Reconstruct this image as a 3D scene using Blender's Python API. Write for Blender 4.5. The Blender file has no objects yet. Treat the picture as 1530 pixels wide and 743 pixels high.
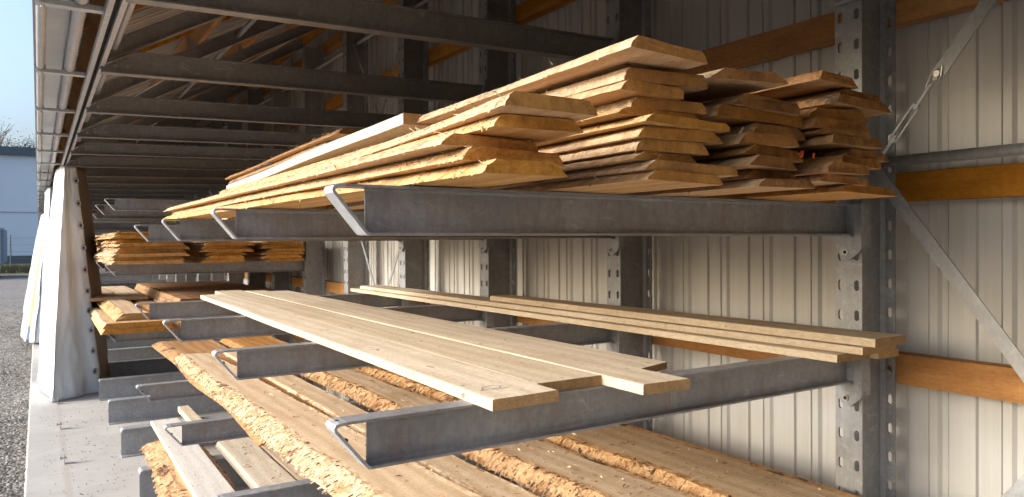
import bpy, bmesh, math, random
from mathutils import Vector, Matrix, noise
random.seed(7)
R_=math.radians
scene=bpy.context.scene
COL=scene.collection
# ------------------------------------------------------------------ camera
cam=bpy.data.cameras.new('camera'); camo=bpy.data.objects.new('camera',cam); COL.objects.link(camo)
fw=Vector((0.53975355,0.84178031,-0.00848613)); rt=Vector((0.84177396,-0.53980353,-0.00536158)); up=Vector((0.00909411,0.00424947,0.99994962))
M=Matrix((rt,up,-fw)).transposed().to_4x4(); M.translation=Vector((0,0,1.6))
camo.matrix_world=M
cam.sensor_width=36; cam.lens=36*1103.965/1530; cam.clip_start=.02; cam.clip_end=3000
scene.camera=camo
# ------------------------------------------------------------------ light
EL=22; AZB=-12        # sun elevation, turn towards -Y from -X
sv=Vector((-math.cos(R_(AZB))*math.cos(R_(EL)),-math.sin(R_(AZB))*math.cos(R_(EL)),math.sin(R_(EL))))
world=bpy.data.worlds.new("World"); scene.world=world; world.use_nodes=True
wn=world.node_tree; bg=wn.nodes['Background']
sky=wn.nodes.new('ShaderNodeTexSky'); sky.sky_type='NISHITA'; sky.sun_disc=False
sky.sun_elevation=R_(EL); sky.sun_rotation=math.atan2(sv.x,sv.y); sky.air_density=1.0; sky.dust_density=7.0; sky.ozone_density=1.0
wn.links.new(sky.outputs[0],bg.inputs[0]); bg.inputs[1].default_value=.15
sun=bpy.data.lights.new('sun','SUN'); sun.energy=.9; sun.angle=R_(11); sun.color=(1,.93,.83)
suno=bpy.data.objects.new('sun',sun); COL.objects.link(suno); suno.rotation_euler=sv.to_track_quat('Z','Y').to_euler()
scene.view_settings.view_transform='Standard'; scene.view_settings.look='None'; scene.view_settings.gamma=1
scene.view_settings.exposure=1.45
scene.view_settings.use_white_balance=True; scene.view_settings.white_balance_temperature=5500; scene.view_settings.white_balance_tint=9
# ------------------------------------------------------------------ constants
S=1.2; XT=.498; XC=2.283; Y0=1.474; ZT,ZM,Z3,ZB=1.721,1.235,.731,.213
# ------------------------------------------------------------------ materials
def newmat(name):
    m=bpy.data.materials.new(name); m.use_nodes=True
    nt=m.node_tree; b=nt.nodes['Principled BSDF']; return m,nt,b
def N(nt,t,**k):
    n=nt.nodes.new(t)
    for a,v in k.items():
        if a in n.inputs: n.inputs[a].default_value=v
        else: setattr(n,a,v)
    return n
def L(nt,a,b): nt.links.new(a,b)
def coords(nt,scale=(1,1,1),rand=True):
    tc=N(nt,'ShaderNodeTexCoord'); mp=N(nt,'ShaderNodeMapping'); mp.inputs['Scale'].default_value=scale
    if rand:
        oi=N(nt,'ShaderNodeObjectInfo'); mu=N(nt,'ShaderNodeVectorMath',operation='MULTIPLY_ADD')
        cb=N(nt,'ShaderNodeCombineXYZ'); L(nt,oi.outputs['Random'],cb.inputs[0]); L(nt,oi.outputs['Random'],cb.inputs[1]); L(nt,oi.outputs['Random'],cb.inputs[2])
        mu.inputs[1].default_value=(13.7,7.3,5.1); L(nt,cb.outputs[0],mu.inputs[0]); L(nt,tc.outputs['Object'],mu.inputs[2]); L(nt,mu.outputs[0],mp.inputs[0])
    else: L(nt,tc.outputs['Object'],mp.inputs[0])
    return mp.outputs[0]
def ramp(nt,fac,stops):
    r=N(nt,'ShaderNodeValToRGB'); e=r.color_ramp.elements
    while len(e)<len(stops): e.new(.5)
    for x,(p,c) in zip(e,stops): x.position=p; x.color=(*c,1)
    L(nt,fac,r.inputs[0]); return r.outputs[0]
def noi(nt,vec,scale,detail=4,rough=.55,dist=0):
    n=N(nt,'ShaderNodeTexNoise',Scale=scale,Detail=detail,Roughness=rough,Distortion=dist); L(nt,vec,n.inputs['Vector']); return n.outputs['Fac']
def mix(nt,fac,a,b,mode='MIX'):
    m=N(nt,'ShaderNodeMix',data_type='RGBA',blend_type=mode)
    if hasattr(fac,'node'): L(nt,fac,m.inputs[0])
    else: m.inputs[0].default_value=fac
    for i,v in ((6,a),(7,b)):
        if hasattr(v,'node'): L(nt,v,m.inputs[i])
        else: m.inputs[i].default_value=(*v,1)
    return m.outputs[2]
def bump(nt,b,h,s,d=.01):
    bn=N(nt,'ShaderNodeBump',Strength=s,Distance=d); L(nt,h,bn.inputs['Height']); L(nt,bn.outputs[0],b.inputs['Normal'])
def huevar(nt,col,amt=.12,sat=.15):
    oi=N(nt,'ShaderNodeObjectInfo'); mr=N(nt,'ShaderNodeMapRange'); L(nt,oi.outputs['Random'],mr.inputs[0]); mr.inputs[3].default_value=1-amt; mr.inputs[4].default_value=1+amt
    hs=N(nt,'ShaderNodeHueSaturation'); L(nt,mr.outputs[0],hs.inputs['Value']); L(nt,col,hs.inputs['Color'])
    mr2=N(nt,'ShaderNodeMapRange'); mm=N(nt,'ShaderNodeMath',operation='FRACT'); m3=N(nt,'ShaderNodeMath',operation='MULTIPLY'); m3.inputs[1].default_value=7.31
    L(nt,oi.outputs['Random'],m3.inputs[0]); L(nt,m3.outputs[0],mm.inputs[0]); L(nt,mm.outputs[0],mr2.inputs[0]); mr2.inputs[3].default_value=1-sat; mr2.inputs[4].default_value=1+sat
    L(nt,mr2.outputs[0],hs.inputs['Saturation']); return hs.outputs[0]
def wood_face(name,c0,c1,stain,amt=.1,stainfac=.5):
    m,nt,b=newmat(name)
    v=coords(nt,(1,.16,1)); w=N(nt,'ShaderNodeTexWave',Scale=4.2,Distortion=9,Detail=3,**{'Detail Scale':.8,'Detail Roughness':.6}); w.bands_direction='X'; L(nt,v,w.inputs[0])
    v2=coords(nt,(90,2.2,90)); f=noi(nt,v2,1.6,5,.7)
    v3=coords(nt,(1,.5,1)); s=noi(nt,v3,5.5,6,.62)
    c=mix(nt,w.outputs['Fac'],c0,c1); c=mix(nt,.35,c,ramp(nt,f,[(.3,(.45,.42,.38)),(.72,(1,1,1))]),'MULTIPLY')
    sf=ramp(nt,s,[(.48,(0,0,0)),(.72,(stainfac,)*3)])
    c=mix(nt,sf,c,stain)
    # tiny dark flecks and knots
    k=noi(nt,coords(nt,(1,.45,1)),38,2,.5); c=mix(nt,ramp(nt,k,[(.70,(0,0,0)),(.76,(.75,)*3)]),c,(.16,.075,.03))
    # saw marks across the grain
    sm=noi(nt,coords(nt,(1.5,70,1)),1.0,3,.7)
    c=mix(nt,.22,c,ramp(nt,sm,[(.35,(.72,.70,.66)),(.65,(1,1,1))]),'MULTIPLY')
    fz=noi(nt,coords(nt,(1,.35,1)),130,2,.8); c=mix(nt,.5,c,ramp(nt,fz,[(.38,(.70,.66,.60)),(.56,(1,1,1))]),'MULTIPLY')
    vk=N(nt,'ShaderNodeTexVoronoi',Scale=2.1,Randomness=1.); L(nt,coords(nt,(1.6,.8,.2)),vk.inputs['Vector'])
    kd=ramp(nt,vk.outputs['Distance'],[(.0,(.9,)*3),(.028,(.75,)*3),(.05,(.0,)*3)]); c=mix(nt,kd,c,(.26,.13,.055))
    c=huevar(nt,c,amt); L(nt,c,b.inputs['Base Color']); b.inputs['Roughness'].default_value=.78; b.inputs['Specular IOR Level'].default_value=.25
    ad=N(nt,'ShaderNodeMath',operation='ADD'); L(nt,f,ad.inputs[0]); L(nt,sm,ad.inputs[1]); bump(nt,b,ad.outputs[0],.45,.0022)
    return m
def wood_end(name,c0,c1,c2):
    m,nt,b=newmat(name)
    v=coords(nt,(1,.3,1)); w=N(nt,'ShaderNodeTexWave',Scale=11,Distortion=8,Detail=3,**{'Detail Scale':1.5}); w.wave_type='RINGS'; w.rings_direction='Y'; L(nt,v,w.inputs[0])
    s=noi(nt,coords(nt,(1,1,1)),24,5,.7); g=noi(nt,coords(nt,(120,8,260)),1.5,3,.7)
    saw=noi(nt,coords(nt,(95,4,38)),1.,5,.75,.8)
    wf=N(nt,'ShaderNodeMath',operation='MULTIPLY'); L(nt,w.outputs['Fac'],wf.inputs[0]); wf.inputs[1].default_value=.35; pn=noi(nt,coords(nt,(1,.3,1)),9,4,.7,.5)
    c=mix(nt,wf.outputs[0],c0,c1); c=mix(nt,ramp(nt,pn,[(.42,(0,0,0)),(.6,(.8,)*3)]),c,c1); c=mix(nt,ramp(nt,s,[(.45,(0,0,0)),(.75,(.95,)*3)]),c,c2)
    c=mix(nt,.5,c,ramp(nt,g,[(.3,(.5,.45,.4)),(.7,(1,1,1))]),'MULTIPLY')
    c=mix(nt,.3,c,ramp(nt,saw,[(.3,(.55,.5,.45)),(.7,(1.0,1,1))]),'MULTIPLY')
    c=huevar(nt,c,.18,.05); L(nt,c,b.inputs['Base Color']); b.inputs['Roughness'].default_value=.9; b.inputs['Specular IOR Level'].default_value=.15
    ad=N(nt,'ShaderNodeMath',operation='ADD'); L(nt,g,ad.inputs[0]); L(nt,saw,ad.inputs[1]); bump(nt,b,ad.outputs[0],.8,.004); return m
def wood_bark(name,c0,c1,c2,amt=.5,ridge=34):
    m,nt,b=newmat(name)
    f=noi(nt,coords(nt,(ridge*.35,ridge,9)),1.,6,.72,.4); s=noi(nt,coords(nt,(1,.8,1)),17,5,.7,.6); k=noi(nt,coords(nt,(1,.5,1)),7,5,.75,.3)
    c=ramp(nt,f,[(.3,c1),(.55,c0)]); c=mix(nt,ramp(nt,s,[(.52,(0,0,0)),(.62,(amt,)*3)]),c,c1)
    c=mix(nt,ramp(nt,k,[(.57,(0,0,0)),(.64,(amt*1.3,)*3)]),c,c2)
    c=huevar(nt,c,.12); L(nt,c,b.inputs['Base Color']); b.inputs['Roughness'].default_value=.9; b.inputs['Specular IOR Level'].default_value=.12
    ad=N(nt,'ShaderNodeMath',operation='ADD'); L(nt,f,ad.inputs[0]); L(nt,s,ad.inputs[1]); bump(nt,b,ad.outputs[0],1.,.012); return m
def steel(name,c0,c1,rough=.5,metal=.55,rust=0.,spangle=1.):
    m,nt,b=newmat(name)
    vr=N(nt,'ShaderNodeTexVoronoi',Scale=75); L(nt,coords(nt),vr.inputs['Vector'])
    sp=N(nt,'ShaderNodeSeparateColor'); L(nt,vr.outputs['Color'],sp.inputs[0])
    n1=noi(nt,coords(nt,(1,1,1)),4.5,6,.65); n2=noi(nt,coords(nt,(5,5,1)),14,5,.7)
    c=ramp(nt,n1,[(.3,c0),(.7,c1)]); c=mix(nt,.32*spangle,c,mix(nt,sp.outputs[0],(.55,.56,.58),(1,1,1)),'MULTIPLY')
    c=mix(nt,.45,c,ramp(nt,n2,[(.35,(.62,.63,.66)),(.62,(1,1,1))]),'MULTIPLY')
    if rust:
        r=noi(nt,coords(nt,(9,9,.9)),2.3,5,.72); c=mix(nt,ramp(nt,r,[(.52,(0,0,0)),(.7,(rust,)*3)]),c,(.22,.105,.045))
    bl=noi(nt,coords(nt,(1,1,2)),11,6,.75,.6); c=mix(nt,ramp(nt,bl,[(.58,(0,0,0)),(.70,(.45,)*3)]),c,(.58,.59,.61)); sc_=noi(nt,coords(nt,(3,60,60)),1.6,3,.8); c=mix(nt,ramp(nt,sc_,[(.66,(0,0,0)),(.72,(.35,)*3)]),c,(.16,.15,.145))
    L(nt,c,b.inputs['Base Color']); b.inputs['Metallic'].default_value=metal
    rr=N(nt,'ShaderNodeMapRange'); L(nt,n2,rr.inputs[0]); rr.inputs[3].default_value=rough-.12; rr.inputs[4].default_value=rough+.2; L(nt,rr.outputs[0],b.inputs['Roughness'])
    bump(nt,b,n2,.25,.0015); return m
def plain(name,c,rough=.6,metal=0,var=.12,sc=6,bs=.15):
    m,nt,b=newmat(name); n=noi(nt,coords(nt),sc,5,.65)
    c1=tuple(min(1,x*(1+var)) for x in c); c0=tuple(x*(1-var) for x in c)
    L(nt,ramp(nt,n,[(.3,c0),(.7,c1)]),b.inputs['Base Color']); b.inputs['Roughness'].default_value=rough; b.inputs['Metallic'].default_value=metal
    bump(nt,b,n,bs,.004); return m
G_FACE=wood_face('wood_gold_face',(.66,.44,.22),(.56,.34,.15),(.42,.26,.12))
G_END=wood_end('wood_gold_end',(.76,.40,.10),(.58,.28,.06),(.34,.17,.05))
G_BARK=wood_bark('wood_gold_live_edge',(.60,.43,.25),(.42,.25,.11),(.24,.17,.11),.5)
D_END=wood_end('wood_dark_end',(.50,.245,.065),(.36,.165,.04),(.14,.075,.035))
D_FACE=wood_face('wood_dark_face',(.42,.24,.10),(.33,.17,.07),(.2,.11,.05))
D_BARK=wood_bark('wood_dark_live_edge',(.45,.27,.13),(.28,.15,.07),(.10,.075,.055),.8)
P_FACE=wood_face('planed_pale_face',(.70,.60,.44),(.61,.505,.355),(.46,.35,.225),.06,.6)
P_EDGE=wood_face('planed_pale_edge',(.62,.52,.37),(.56,.45,.30),(.50,.38,.23),.04,.3)
P_END=wood_end('planed_pale_end',(.60,.40,.19),(.50,.31,.13),(.42,.27,.12))
O_FACE=wood_face('oak_slab_face',(.64,.50,.345),(.54,.41,.265),(.40,.28,.17),.07,.7)
O_BARK=wood_bark('oak_slab_live_edge',(.62,.49,.33),(.46,.29,.14),(.20,.11,.06),.75,22)
BARKD=plain('bark_remnant',(.13,.07,.04),.95,0,.4,40)
O_BARK2=wood_bark('oak_slab_orange_edge',(.54,.36,.195),(.36,.20,.095),(.12,.07,.04),.95,26)
W_FACE=wood_face('white_plank_face',(.70,.66,.59),(.64,.59,.51),(.56,.49,.40),.03,.3)
RAIL=wood_face('wall_rail_wood',(.58,.30,.09),(.42,.20,.05),(.25,.11,.03),.06,.9)
ST=steel('galvanised_steel',(.33,.34,.35),(.44,.45,.46),.5,.45,.15)
STR=steel('galvanised_steel_rusty',(.27,.275,.285),(.40,.405,.415),.48,.45,.28)
STL=steel('galvanised_steel_light',(.50,.51,.53),(.62,.63,.65),.42,.5)
STC=steel('column_steel',(.30,.305,.31),(.42,.425,.43),.5,.45,.1)
STD=steel('roof_arm_steel',(.25,.245,.24),(.33,.325,.315),.55,.3,.05)
BOLT=plain('bolt_zinc',(.45,.44,.42),.35,.8)
HOLE=plain('hole_dark',(.02,.018,.015),.9)
# ------------------------------------------------------------------ mesh helpers
class MB:
    def __init__(s): s.v=[]; s.f=[]; s.m=[]
    def add(s,vs,fs,m=0):
        o=len(s.v); s.v+= [tuple(v) for v in vs]; s.f+=[tuple(i+o for i in f) for f in fs]
        s.m+= m if isinstance(m,list) else [m]*len(fs); return s
    def box(s,x0,x1,y0,y1,z0,z1,m=0):
        return s.add([(x0,y0,z0),(x1,y0,z0),(x1,y1,z0),(x0,y1,z0),(x0,y0,z1),(x1,y0,z1),(x1,y1,z1),(x0,y1,z1)],
            [(0,3,2,1),(4,5,6,7),(0,1,5,4),(1,2,6,5),(2,3,7,6),(3,0,4,7)],m)
    def bar(s,p,q,w,h,upv=(0,0,1),m=0):
        p,q=Vector(p),Vector(q); d=(q-p).normalized(); a=d.cross(Vector(upv)).normalized(); b=a.cross(d)
        vs=[c+a*i*w/2+b*j*h/2 for c in (p,q) for i,j in ((-1,-1),(1,-1),(1,1),(-1,1))]
        return s.add(vs,[(0,3,2,1),(4,5,6,7),(0,1,5,4),(1,2,6,5),(2,3,7,6),(3,0,4,7)],m)
    def tube(s,p,q,r,n=12,m=0,r2=None):
        p,q=Vector(p),Vector(q); d=(q-p).normalized(); a=d.orthogonal().normalized(); b=d.cross(a); r2=r if r2 is None else r2
        vs=[c+(a*math.cos(2*math.pi*i/n)+b*math.sin(2*math.pi*i/n))*rr for c,rr in ((p,r),(q,r2)) for i in range(n)]
        return s.add(vs,[(i,(i+1)%n,n+(i+1)%n,n+i) for i in range(n)]+[tuple(range(n))[::-1],tuple(range(n,2*n))],m)
    def path(s,pts,r,n=8,m=0):
        for a,b in zip(pts,pts[1:]): s.tube(a,b,r,n,m)
        return s
    def extrude(s,poly,axis,a,b,m=0):
        n=len(poly)
        def P(u,v,t): return {'x':(t,u,v),'y':(u,t,v),'z':(u,v,t)}[axis]
        vs=[P(u,v,a) for u,v in poly]+[P(u,v,b) for u,v in poly]
        return s.add(vs,[(i,(i+1)%n,n+(i+1)%n,n+i) for i in range(n)]+[tuple(range(n))[::-1],tuple(range(n,2*n))],m)
    def mesh(s,name,mats,smooth=False):
        me=bpy.data.meshes.new(name); me.from_pydata(s.v,[],s.f)
        for x in mats: me.materials.append(x)
        me.polygons.foreach_set('material_index',s.m)
        if smooth: me.polygons.foreach_set('use_smooth',[True]*len(s.f))
        bm=bmesh.new(); bm.from_mesh(me); bmesh.ops.recalc_face_normals(bm,faces=bm.faces); bm.to_mesh(me); bm.free()
        me.update(); return me
    def build(s,name,mats,parent=None,loc=(0,0,0),smooth=False):
        if not isinstance(mats,(list,tuple)): mats=[mats]
        return obj(name,s.mesh(name,mats,smooth),parent,loc)
def obj(name,me,parent=None,loc=(0,0,0)):
    o=bpy.data.objects.new(name,me); COL.objects.link(o); o.location=loc
    if parent: o.parent=parent
    return o
def tag(o,label,cat,group=None):
    o['label']=label; o['category']=cat
    if group: o['group']=group
    return o
def empty(name,loc=(0,0,0)):
    return obj(name,None,None,loc)
def setting(o,kind='structure'): o['kind']=kind; return o
def copy_tree(o,parent=None):
    c=o.copy(); COL.objects.link(c); c.parent=parent
    for ch in o.children: copy_tree(ch,c)
    return c
ORD=['first','second','third','fourth','fifth','sixth','seventh','eighth','ninth','tenth','eleventh','twelfth','thirteenth','fourteenth','fifteenth','sixteenth','seventeenth','eighteenth','nineteenth','twentieth']
# ------------------------------------------------------------------ ground
def ground():
    m,nt,b=newmat('gravel')
    vr=N(nt,'ShaderNodeTexVoronoi',Scale=38); L(nt,coords(nt,rand=False),vr.inputs['Vector'])
    sp=N(nt,'ShaderNodeSeparateColor'); L(nt,vr.outputs['Color'],sp.inputs[0])
    big=noi(nt,coords(nt,rand=False),.7,5,.6)
    c=ramp(nt,sp.outputs[0],[(0,(.08,.07,.06)),(.5,(.19,.172,.15)),(1,(.36,.335,.30))]); c=mix(nt,.4,c,ramp(nt,big,[(.35,(.6,.58,.55)),(.65,(1,1,1))]),'MULTIPLY')
    L(nt,c,b.inputs['Base Color']); b.inputs['Roughness'].default_value=.95
    iv=N(nt,'ShaderNodeMath',operation='SUBTRACT'); iv.inputs[0].default_value=1; L(nt,vr.outputs['Distance'],iv.inputs[1]); bump(nt,b,iv.outputs[0],1,.03)
    mb=MB(); mb.add([(-600,-600,-.06),(600,-600,-.06),(600,900,-.06),(-600,900,-.06)],[(0,1,2,3)])
    setting(mb.build('gravel_ground',m))
    # loose stones near the slab
    st=MB()
    for i in range(9000):
        y=3.5+18*random.random()**2; x=-.10-random.random()*1.6*(y/9)**.8
        r=random.uniform(.006,.017)*(1.15 if y>8 else 1)
        a=random.random()*6; ca,sa=math.cos(a),math.sin(a)
        pts=[(1,0,0),(-.8,.15,.1),(.1,.8,-.1),(-.1,-.75,.1),(.1,.05,.6),(0,0,-.5)]
        vs=[(x+r*(p[0]*ca-p[1]*sa),y+r*(p[0]*sa+p[1]*ca),-.058+r*.45+r*p[2]) for p in pts]
        st.add(vs,[(0,2,4),(2,1,4),(1,3,4),(3,0,4),(2,0,5),(1,2,5),(3,1,5),(0,3,5)],random.choice([0,0,1,2]))
    o=st.build('gravel_stones',[plain('stone_grey',(.21,.195,.175),.9),plain('stone_pale',(.34,.325,.30),.9),plain('stone_dark',(.15,.135,.12),.9)])
    tag(o,'loose grey gravel stones beside the concrete slab','gravel'); o['kind']='stuff'
    m,nt,b=newmat('concrete')
    n=noi(nt,coords(nt,rand=False),1.6,7,.62); f=noi(nt,coords(nt,(1,1,1),False),45,4,.6); br=noi(nt,coords(nt,(3,26,1),False),1.3,4,.6)
    c=ramp(nt,n,[(.3,(.345,.325,.295)),(.7,(.445,.425,.39))]); c=mix(nt,.3,c,ramp(nt,br,[(.35,(.75,.74,.72)),(.65,(1,1,1))]),'MULTIPLY')
    c=mix(nt,ramp(nt,noi(nt,coords(nt,(1,.6,1),False),6,4,.6),[(.60,(0,0,0)),(.75,(.35,)*3)]),c,(.27,.23,.19))
    tc=N(nt,'ShaderNodeTexCoord'); sx=N(nt,'ShaderNodeSeparateXYZ'); L(nt,tc.outputs['Object'],sx.inputs[0])
    dd=N(nt,'ShaderNodeMath',operation='SUBTRACT'); L(nt,sx.outputs[0],dd.inputs[0]); dd.inputs[1].default_value=.155
    ab=N(nt,'ShaderNodeMath',operation='ABSOLUTE'); L(nt,dd.outputs[0],ab.inputs[0])
    band=ramp(nt,ab.outputs[0],[(.012,(.55,)*3),(.03,(0,0,0))]); c=mix(nt,band,c,(.33,.29,.25))
    L(nt,c,b.inputs['Base Color']); b.inputs['Roughness'].default_value=.85; bump(nt,b,f,.4,.003)
    mb=MB()
    # slab with a slightly ragged, rounded outer edge
    ny=740; ys=[-14+i*37/ny for i in range(ny+1)]
    e=[-.088+.004*noise.noise((0,y*6,0))+.002*noise.noise((3,y*30,0)) for y in ys]
    vs=[];fs=[]
    for y,x in zip(ys,e): vs+=[(x-.004,y,-.2),(x-.003,y,-.012),(x,y,-.004),(x+.008,y,0),(2.7,y,0)]
    for i in range(ny):
        for k in range(4): fs.append((i*5+k,i*5+k+1,i*5+k+6,i*5+k+5))
    mb.add(vs,fs); setting(mb.build('concrete_slab',m))
ground()
# ------------------------------------------------------------------ cladding wall, wooden rails and roof
PROF=[(0,0),(.068,0),(.073,.010),(.108,.010),(.113,0),(.162,0),(.172,-.013),(.190,-.013),(.200,0),(.226,0),(.228,.007),(.230,.007)]
def prof_pts(ya,yb,per=.23):
    out=[]; k=0
    while ya+k*per<yb:
        for a,h in PROF: out.append((ya+k*per+a,h))
        k+=1
    return out
def wallmat():
    m,nt,b=newmat('cream_cladding'); n=noi(nt,coords(nt,(1,1,.25),False),2.2,5,.6); s=noi(nt,coords(nt,(30,30,.7),False),1.2,4,.65)
    c=ramp(nt,n,[(.3,(.48,.47,.44)),(.7,(.54,.53,.50))]); c=mix(nt,.25,c,ramp(nt,s,[(.35,(.72,.70,.66)),(.6,(1,1,1))]),'MULTIPLY')
    L(nt,c,b.inputs['Base Color']); b.inputs['Roughness'].default_value=.45; return m
WM=wallmat()
pp=prof_pts(-14.04,22.6)
mb=MB(); vs=[];fs=[]
for y,h in pp: vs+=[(2.585-h,y,.0),(2.585-h,y,3.93),(2.66,y,.0),(2.66,y,3.93)]
for i in range(len(pp)-1):
    a=i*4; fs+=[(a,a+4,a+5,a+1),(a+2,a+3,a+7,a+6),(a+1,a+5,a+7,a+3)]
mb.add(vs,fs)
wall=mb.build('cladding_wall',WM); tag(wall,'cream corrugated metal cladding wall behind the steel columns','wall')
mb=MB(); mb.box(.0,2.66,22.6,22.66,0,2.5); o=mb.build('end_wall',WM); tag(o,'cream sheet end wall closing the far end of the shelter','wall')
mb=MB(); mb.box(.0,2.66,-14.1,-14.04,0,2.5); o=mb.build('end_wall',WM); tag(o,'cream sheet end wall closing the shelter behind the camera','wall')
RAILZ=[(.49,.59,'lowest orange wooden rail along the cream wall, below knee height'),(1.106,1.209,'orange wooden wall rail at the height of the middle arms, running behind the right column'),
       (1.732,1.830,'knotty orange wooden wall rail just under the round strut pipe at upper right'),(2.345,2.446,'orange wooden wall rail above the timber stacks, behind the nearest column top'),
       (2.955,3.055,'orange wooden wall rail high under the roof, above all the roof arms'),(3.56,3.66,'topmost orange wooden wall rail, where wall meets roof')]
for z0,z1,lb in RAILZ:
    mb=MB(); 
    n=180; vs=[];fs=[]
    for i in range(n+1):
        y=-14+36.5*i/n; w=.002*noise.noise((z0*9,y*1.3,0))
        vs+=[(2.487+w,y,z0+w),(2.555,y,z0+w),(2.555,y,z1+w),(2.487+w,y,z1+w)]
    for i in range(n):
        for k in range(4): fs.append((i*4+k,i*4+(k+1)%4,i*4+4+(k+1)%4,i*4+4+k))
    fs+=[(0,1,2,3),(n*4+3,n*4+2,n*4+1,n*4)]
    mb.add(vs,fs); tag(mb.build('wall_rail',RAIL),lb,'wooden rail','orange wooden rails along the wall')
SL=.57
def zr(x): return 2.544+SL*(x-.297)       # top of the rafters
roof=empty('lean_to_roof',(0,0,2.4)); tag(roof,'sloping lean-to roof of pale sheets on orange purlins above the dark roof arms','roof')
pr=prof_pts(-14.04,22.6,.23); mb=MB(); vs=[];fs=[]
for y,h in pr:
    for x in (-.002,2.7): z=zr(x)+.115-2.4; vs+=[(x,y,z-h),(x,y,z+.04)]
for i in range(len(pr)-1):
    a=i*4; fs+=[(a,a+4,a+6,a+2),(a+1,a+3,a+7,a+5),(a,a+1,a+5,a+4),(a+2,a+6,a+7,a+3)]
mb.add(vs,fs); mb.build('roof_sheet',plain('roof_underside',(.36,.33,.30),.5,.0,.1,3),roof)
for x in (.24,.86,1.42,2.0,2.5):
    mb=MB(); z=zr(x)-2.4+.004; mb.bar((x,-14,z+.05),(x,22.5,z+.05),.062,.092,(-SL,0,1)); mb.build('purlin',RAIL,roof)
for n in range(-1,18):
    y=Y0+S*n-.13; mb=MB(); mb.bar((.1,y,zr(.1)-2.4+.085),(2.4,y,zr(2.4)-2.4+.085),.016,.03); mb.build('batten',RAIL,roof)
    for x in (.86,1.42):
        mb=MB(); z=zr(x)-2.4; mb.add([(x-.05,Y0+S*n-.022,z-.028),(x+.075,Y0+S*n-.022,z+.043),(x-.02,Y0+S*n-.022,z+.09),(x-.05,Y0+S*n-.028,z-.028),(x+.075,Y0+S*n-.028,z+.043),(x-.02,Y0+S*n-.028,z+.09)],[(0,1,2),(5,4,3),(0,3,4,1),(1,4,5,2),(2,5,3,0)])
        mb.build('purlin_cleat',STC,roof)
mb=MB(); mb.box(-.010,-.004,-14,22.6,.066,.20); mb.box(-.010,.006,-14,22.6,.060,.066); mb.build('eave_flashing',plain('eave_flashing_grey',(.30,.29,.28),.5,.2),roof)
mb=MB(); mb.box(-.003,.118,-13.9,22.5,.089,.0925); mb.build('eave_soffit',plain('soffit_grey',(.33,.33,.33),.4,.4,.2,2),roof)
# curtain rail, tubes and brackets under the eave
g=empty('curtain_rail',(.235,0,2.42)); tag(g,'twin track curtain rail under the eave with flat cross brackets','curtain rail')
for dx in (-.019,.019):
    mb=MB(); mb.box(dx-.009,dx+.009,-13.5,22,-.006,.030); mb.build('track',STL,g)
mb=MB(); mb.box(-.010,.010,-13.5,22,.018,.026); mb.build('track_bridge',HOLE,g)
for n in range(-1,18):
    y=Y0+S*n+.36
    mb=MB(); mb.box(-.237,-.03,y-.02,y+.02,.012,.018); mb.box(-.237,-.03,y-.021,y-.018,.018,.03); mb.tube((-.215,y,.003),(-.215,y,.03),.007,6); mb.build('cross_bracket',STL,g)
def eave_tube(x,z,r,label,nm):
    o=empty(nm,(x,0,z)); tag(o,label,'tube')
    mb=MB(); mb.tube((0,-13.5,0),(0,22,0),r,20); mb.build('tube',STL,o,smooth=True)
    for n in range(-1,18):
        
        for yy in (.33,.385): mb=MB(); mb.tube((0,Y0+S*n+yy,0),(0,Y0+S*n+yy+.005,0),r+.004,20); mb.build('collar',STC,o)
eave_tube(.135,2.466,.024,'thick galvanised winding tube with collars, resting on the eave brackets','winding_tube')
eave_tube(.017,2.460,.0175,'outermost grey eave tube along the open edge of the roof','eave_tube')
eave_tube(.305,2.512,.015,'round steel tube running just inside the curtain rail over the roof arm tips','tie_tube')
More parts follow.
